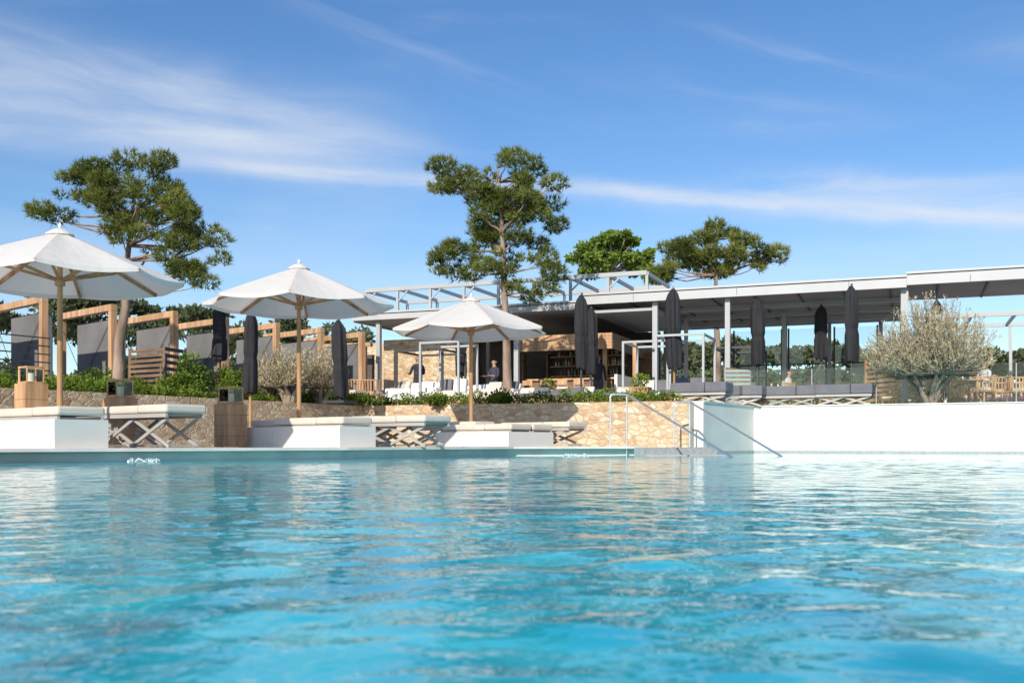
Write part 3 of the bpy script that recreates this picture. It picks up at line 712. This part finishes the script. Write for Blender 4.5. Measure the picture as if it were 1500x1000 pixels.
def olive(px,Y,w,h,n,name='olive_tree',m=M_olive,base=TZ):
    par=empty(name); mb=MB(); c=P(px,Y,base); tips=[]
    for i in range(7):
        a=i*.9+random.random(); e=c+Vector((math.cos(a)*w*.18,math.sin(a)*w*.18,h*.26)); mb.tube([c+Vector((math.cos(a)*.08,math.sin(a)*.08,0)),c.lerp(e,.5)+Vector((0.05*math.cos(a*3),.05,0)),e],[.08,.06,.035],M_barkg,7); tips.append(e)
    pl=[];sh=[]
    for i in range(n):
        s0=random.choice(tips); th=random.random()*6.28; rr=random.random()**.6
        q=Vector((math.cos(th)*rr*w/2,math.sin(th)*rr*w/2,0)); zz=h*(.24+(.2+.8*random.random())*(1-.55*rr**2)*.76)
        e=c+q+Vector((random.uniform(-.1,.1),0,zz)); mid=s0.lerp(e,.5)+Vector((q.x*.22,q.y*.22,-.05*h))
        mb.tube([s0,mid,e],[.012,.008,.003],M_barkg,4,cap=False)
        k=44; t=rng.random((k,1))**.7; A=np.array(s0);B=np.array(mid);Cc=np.array(e)
        pts=(1-t)**2*A+2*t*(1-t)*B+t**2*Cc + rng.normal(size=(k,3))*.028; ax=np.tile(unit(np.array([Cc-B])),(k,1))
        keep=t[:,0]>.35; pl.append(leaf_polys(pts[keep],.085,.022,.4,ax[keep])); sh.append(np.clip(random.uniform(.2,.8)+rng.normal(size=keep.sum())*.2,0,1))
    mb.build('stems',par); shade_mesh('leaves',np.concatenate(pl),4,np.concatenate(sh),m,par)
olive(1362,25.2,3.2,2.85,720)
olive(425,24.6,1.9,1.6,170,'olive_shrub'); olive(470,25.6,1.6,1.7,130,'olive_shrub'); olive(395,25.2,1.1,1.4,90,'olive_shrub')
def strip(name,pts,off,w,h,z,m,step=.28,n=170,L=.085,W=.035,up=.5):
    bl=[]
    for i in range(len(pts)-1):
        a=Vector((*pts[i],0)); b=Vector((*pts[i+1],0)); d=(b-a); nr=Vector((-d.y,d.x,0)).normalized(); k=int(d.length/step)
        for j in range(k):
            q=a+d*(j+random.random())/k+nr*(off+random.uniform(-w,w)/2); hh=h*random.uniform(.45,1.2); bl.append((q.x,q.y,z+hh*.45,random.uniform(.16,.3),random.uniform(.16,.3),hh*.6))
    return leafmass(name,bl,n,L,W,m,up=up)
strip('shrub_border',[(-11.5,14.2),A1,K1],.55,.7,.34,TZ,M_hedge)
strip('shrub_border',[K1,(-.5,25.6),(3.9,23.9)],.5,.5,.34,TZ,M_hedge,step=.2)
strip('shrub_border',[(-11.5,14.6),A1,K1],1.3,.8,.5,TZ,M_hedge,step=.45,n=220)
strip('lavender_border',[(10.2,25.8),(16,23.2)],.5,.3,.16,TZ,M_lav,step=.3,n=160,L=.1,W=.02,up=2)
for px,Y,w,h in ((735,25.6,.28,.30),(640,25.9,.3,.2),(258,22.6,.45,.5),(90,21,.5,.4),(150,21.5,.4,.35),(288,24,.4,1.0),(335,25,.35,.8),(345,24.2,.3,.7),(130,24,.5,.7),(18,22,.5,.6),(215,25,.4,.5),(520,26.6,.45,.3)):
    c=P(px,Y,TZ); bl=[(c.x+random.uniform(-w,w)*.6,c.y+random.uniform(-w,w)*.6,c.z+h*random.uniform(.3,.95),w*.5,w*.5,h*.3) for _ in range(9)]
    leafmass('garden_shrub',bl,150,.09,.035,M_hedge)
def far_trees(name,ell,Y,n,L):
    bl=[];sc=Y/F
    for a,b,rx,rz in ell:
        for j in range(10):
            q=unit(rng.normal(size=(1,3)))[0]*random.uniform(.2,1); y=Y+q[1]*3; bl.append((sx(a,Y)+q[0]*rx*sc,y,zy(b,Y)+q[2]*rz*sc,rx*sc*.35,rx*sc*.35,rz*sc*.4))
    leafmass(name,bl,n,L,L*.5,M_far,shell=.6)
far_trees('distant_trees',[(70,435,30,16),(110,438,40,20),(160,440,40,18),(200,452,22,14),(265,468,40,14),(310,470,30,12),(20,470,40,20),(120,475,90,22),(230,490,90,22)],46,170,.28)
far_trees('distant_trees',[(360,500,60,30),(430,490,40,24),(500,510,50,30),(1010,520,40,22),(1080,515,40,16),(1130,520,50,22),(1200,520,60,16),(1270,525,45,16),(1340,525,40,20),(1400,530,50,16),(1460,532,50,18),(1540,530,60,18),(1640,530,80,18)],75,220,.4)
far_trees('distant_trees',[(k*90-400,565,80,38) for k in range(30)],85,260,.55)

# ------------------------------------------------------------ people
def person(px,Y,face,shirt,trous,seated=False,base=TZ,scale=1.0,arms='down'):
    name='person'; v=[];e=[];r=[]
    def J(x,y,z,rad,parent=None):
        v.append((x,y,z)); r.append(rad); i=len(v)-1
        if parent is not None: e.append((parent,i))
        return i
    hz=.95 if not seated else .52
    pel=J(0,0,hz,(.155,.11)); wa=J(0,0,hz+.17,(.135,.095),pel); ch=J(0,.0,hz+.36,(.165,.11),wa); sh=J(0,-.01,hz+.49,(.12,.085),ch); nk=J(0,0,hz+.56,(.055,.055),sh)
    jw=J(0,.015,hz+.63,(.062,.072),nk); hd=J(0,.01,hz+.71,(.078,.095),jw); tp=J(0,0,hz+.775,(.06,.075),hd)
    for sgn in (-1,1):
        s=J(sgn*.175,-.01,hz+.46,(.06,.06),sh)
        if arms=='down': el=J(sgn*.23,-.03,hz+.18,(.042,.042),s); wr=J(sgn*.24,.05,hz-.05,(.028,.028),el); hp=J(sgn*.24,.07,hz-.12,(.035,.02),wr); hd_d=Vector((0,.02,-1))
        else: el=J(sgn*.24,.06,hz+.22,(.042,.042),s); wr=J(sgn*.17,.30,hz+.24,(.028,.028),el); hp=J(sgn*.16,.37,hz+.24,(.035,.02),wr); hd_d=Vector((0,1,-.15))
        hd_d.normalize(); wv=Vector((1,0,0)); c=Vector(v[hp])
        for k,(o,l) in enumerate(((-.027,.065),(-.009,.078),(.009,.074),(.026,.058))):
            a=c+wv*o+hd_d*.03; i1=J(*a,(.011,.011),hp); i2=J(*(a+hd_d*l*.55),(.009,.009),i1); J(*(a+hd_d*l+Vector((0,.012,-.008))),(.007,.007),i2)
        t1=J(*(c+wv*(-sgn*.035)+Vector((0,.01,0))),(.012,.012),hp); J(*(c+wv*(-sgn*.055)+hd_d*.035),(.009,.009),t1)
        hp2=J(sgn*.09,0,hz-.06,(.09,.09),pel)
        if seated: kn=J(sgn*.11,.42,hz-.05,(.06,.06),hp2); an=J(sgn*.11,.42,.09,(.042,.042),kn); J(sgn*.11,.56,.04,(.045,.03),an)
        else: kn=J(sgn*.10,.02,.50,(.06,.06),hp2); an=J(sgn*.10,-.01,.09,(.042,.042),kn); J(sgn*.11,.14,.035,(.045,.03),an)
    me=bpy.data.meshes.new(name); me.from_pydata(v,e,[]); ob=bpy.data.objects.new(name+'_skel',me); scene.collection.objects.link(ob)
    ob.modifiers.new('skin','SKIN'); sk=me.skin_vertices[0].data
    for i,rr in enumerate(r): sk[i].radius=rr; sk[i].use_root=(i==0)
    ss=ob.modifiers.new('sub','SUBSURF'); ss.levels=1; ss.render_levels=1
    dg=bpy.context.evaluated_depsgraph_get(); dg.update(); m2=bpy.data.meshes.new_from_object(ob.evaluated_get(dg)); bpy.data.objects.remove(ob)
    m2.materials.clear()
    for m in (M_skin,shirt,trous,M_hair,M_darksteel): m2.materials.append(m)
    for p in m2.polygons:
        c=p.center; z=c.z; k=0; p.use_smooth=True
        if z>hz+.585: k=3 if (z>hz+.745 or (c.y<-.01 and z>hz+.62)) else 0
        elif z>hz+.55 and abs(c.x)<.07: k=0
        elif z>hz-.0 and not (arms!='down' and c.y>.2 ) : k=1
        elif abs(c.x)>.19 or (arms!='down' and c.y>.2 and z>hz): k=0
        elif z>.09: k=2
        else: k=4
        p.material_index=k
    o=bpy.data.objects.new(name,m2); scene.collection.objects.link(o)
    fm=MB(); fm.tube([(0,.10,hz+.71),(0,.128,hz+.675),(0,.10,hz+.665)],[.006,.015,.008],M_skin,6)
    for sgn in (-1,1): fm.tube([(sgn*.078,0,hz+.67),(sgn*.09,-.005,hz+.70),(sgn*.082,0,hz+.73)],[.01,.014,.01],M_skin,6); fm.tube([(sgn*.03,.098,hz+.715),(sgn*.03,.106,hz+.715)],[.011,.007],M_hair,6)
    fm.tube([(-.022,.10,hz+.635),(.022,.10,hz+.635)],.006,M_shirtd,5)
    fo=fm.build('face_features',o)
    o.location=P(px,Y,base); o.rotation_euler=(0,0,face); o.scale=(scale,)*3
person(612,31.2,math.pi*.9,M_shirtd,M_trous,arms='fwd'); person(724,32.5,math.pi*.75,M_trous,M_shirtd,arms='fwd')
person(876,31.0,math.pi*1.0,M_shirtd,M_trous,arms='down')
person(1155,31.4,math.pi*1.3,M_shirtw,M_trous,seated=True,arms='fwd'); person(1186,33,math.pi*.8,M_shirtw,M_trous,seated=True,arms='fwd')
person(1442,27.5,math.pi*.6,M_shirtw,M_trous,seated=True,arms='fwd')

# ------------------------------------------------------------ light, sky
sv=Vector((-1.15,-3.5,0)).normalized(); ELV=math.radians(28)
sdir=Vector((sv.x*math.cos(ELV),sv.y*math.cos(ELV),math.sin(ELV)))
ld=bpy.data.lights.new('sun','SUN'); ld.energy=5.0; ld.angle=math.radians(.5); ld.color=(1,.92,.80)
lo=bpy.data.objects.new('sun',ld); scene.collection.objects.link(lo); lo.rotation_euler=(-sdir).to_track_quat('-Z','Y').to_euler()
w=bpy.data.worlds.new('World'); scene.world=w; w.use_nodes=True; nt=w.node_tree; L=nt.links; bg=nt.nodes['Background']; bg.inputs[1].default_value=0.145
sky=nn(nt,'ShaderNodeTexSky',sky_type='NISHITA'); sky.sun_disc=False; sky.sun_elevation=ELV; sky.sun_rotation=math.atan2(sdir.x,sdir.y); sky.air_density=1.0; sky.dust_density=0.3; sky.ozone_density=2.5
def MM(op,a,b=None,c=None):
    n=nn(nt,'ShaderNodeMath',operation=op)
    for i,x in enumerate((a,b,c)):
        if x is None: continue
        if isinstance(x,(int,float)): n.inputs[i].default_value=x
        else: L.new(x,n.inputs[i])
    return n.outputs[0]
tc=nn(nt,'ShaderNodeTexCoord'); sep=nn(nt,'ShaderNodeSeparateXYZ'); L.new(tc.outputs['Generated'],sep.inputs[0])
X,Yy,Z=sep.outputs
az=MM('ARCTAN2',X,Yy); hyp=MM('SQRT',MM('ADD',MM('MULTIPLY',X,X),MM('MULTIPLY',Yy,Yy))); el=MM('DIVIDE',Z,MM('MAXIMUM',hyp,.05))
def ae(px,py):
    x=(px-750)/F; y=1; z=(HY-py)/F; return math.atan2(x,y), z/math.hypot(x,y)
def noise(vx,vy,det=7,dist=0.0,rough=.6):
    cv=nn(nt,'ShaderNodeCombineXYZ'); L.new(vx,cv.inputs[0]); L.new(vy,cv.inputs[1]); n=nn(nt,'ShaderNodeTexNoise'); n.inputs['Scale'].default_value=1; n.inputs['Detail'].default_value=det; n.inputs['Roughness'].default_value=rough; n.inputs['Distortion'].default_value=dist
    L.new(cv.outputs[0],n.inputs['Vector']); return n.outputs[0]
def sstep(x,a,b):
    n=nn(nt,'ShaderNodeMapRange',interpolation_type='SMOOTHSTEP'); L.new(x,n.inputs[0]); n.inputs[1].default_value=a; n.inputs[2].default_value=b; return n.outputs[0]
warp=MM('SUBTRACT',noise(MM('MULTIPLY',az,4.),MM('MULTIPLY',el,6.)),.5)
tot=None
def band(p0,p1,wpx,amp,fade0,fade1,sx_=5,sy_=38,seed=0,w=.05,lo=.38,hi=.72):
    global tot
    a0,e0=ae(*p0); a1,e1=ae(*p1); sl=(e1-e0)/(a1-a0)
    line=MM('ADD',MM('MULTIPLY',MM('SUBTRACT',az,a0),sl),e0); d=MM('SUBTRACT',el,line); dw=MM('ADD',d,MM('MULTIPLY',warp,w))
    g=MM('EXPONENT',MM('MULTIPLY',MM('POWER',MM('ABSOLUTE',MM('DIVIDE',dw,wpx/F)),2.0),-1))
    st=noise(MM('ADD',MM('MULTIPLY',az,sx_),seed),MM('MULTIPLY',dw,sy_),8,.4,.55)
    g=MM('MULTIPLY',g,sstep(st,lo,hi)); fa,_=ae(fade0,300); fb,_=ae(fade1,300); s=.09
    g=MM('MULTIPLY',g,MM('MULTIPLY',sstep(az,fa-s,fa+s),sstep(az,fb+s,fb-s))); g=MM('MULTIPLY',g,amp)
    tot=g if tot is None else MM('ADD',tot,g)
band((0,130),(640,222),64,.52,-900,580,3,22,1,.06,.15,.75)
band((0,60),(500,190),28,.32,-900,520,4,40,2.3,.05,.25,.75)
band((0,170),(660,222),26,.38,-900,620,4,34,12.3,.05,.3,.75)
band((200,230),(660,268),12,.6,260,780,3,50,5,.02,.15,.65)
band((820,272),(1500,322),14,.70,840,1900,4,40,8,.04,.2,.68)
band((1000,290),(1500,272),26,.5,1000,1900,4,30,9.7,.07,.25,.8)
band((1080,300),(1500,300),34,.36,1150,1900,4,30,19.7,.05,.2,.8)
band((1080,60),(1320,112),14,.24,1060,1320,5,40,11,.04)
band((430,0),(700,110),20,.16,420,740,4,40,14,.03)
band((900,130),(1150,170),34,.14,900,1250,5,30,17,.05)
band((0,330),(1500,360),55,.25,-900,1900,3,24,21,.05,.2,.9)
band((0,410),(1500,410),45,.22,-900,1900,3,24,22,.05,.1,.9)
gen=MM('MULTIPLY',sstep(noise(MM('MULTIPLY',az,2.2),MM('MULTIPLY',el,9.),8,.8,.55),.48,.85),.2); tot=MM('ADD',tot,gen)
fac=MM('MULTIPLY',MM('MINIMUM',tot,1.0),sstep(el,-.02,.02))
hs=nn(nt,'ShaderNodeHueSaturation'); hs.inputs['Saturation'].default_value=1.22; hs.inputs['Value'].default_value=1.0; hs.inputs['Hue'].default_value=.506; L.new(sky.outputs[0],hs.inputs['Color'])
mx=nn(nt,'ShaderNodeMix',data_type='RGBA'); L.new(fac,mx.inputs[0]); L.new(hs.outputs[0],mx.inputs[6]); mx.inputs[7].default_value=(5.5,5.8,6.3,1); L.new(mx.outputs[2],bg.inputs[0])

# ------------------------------------------------------------ camera
cd=bpy.data.cameras.new('camera'); cam=bpy.data.objects.new('camera',cd); scene.collection.objects.link(cam); cam.location=(0,0,H); cam.rotation_euler=(math.radians(90),0,0)
cd.sensor_width=36; cd.lens=35; cd.shift_y=148/1500; cd.clip_start=.05; cd.clip_end=3000; cd.dof.use_dof=True; cd.dof.focus_distance=22; cd.dof.aperture_fstop=5.0
scene.camera=cam
scene.view_settings.view_transform='Standard'; scene.view_settings.look='None'; scene.view_settings.exposure=0
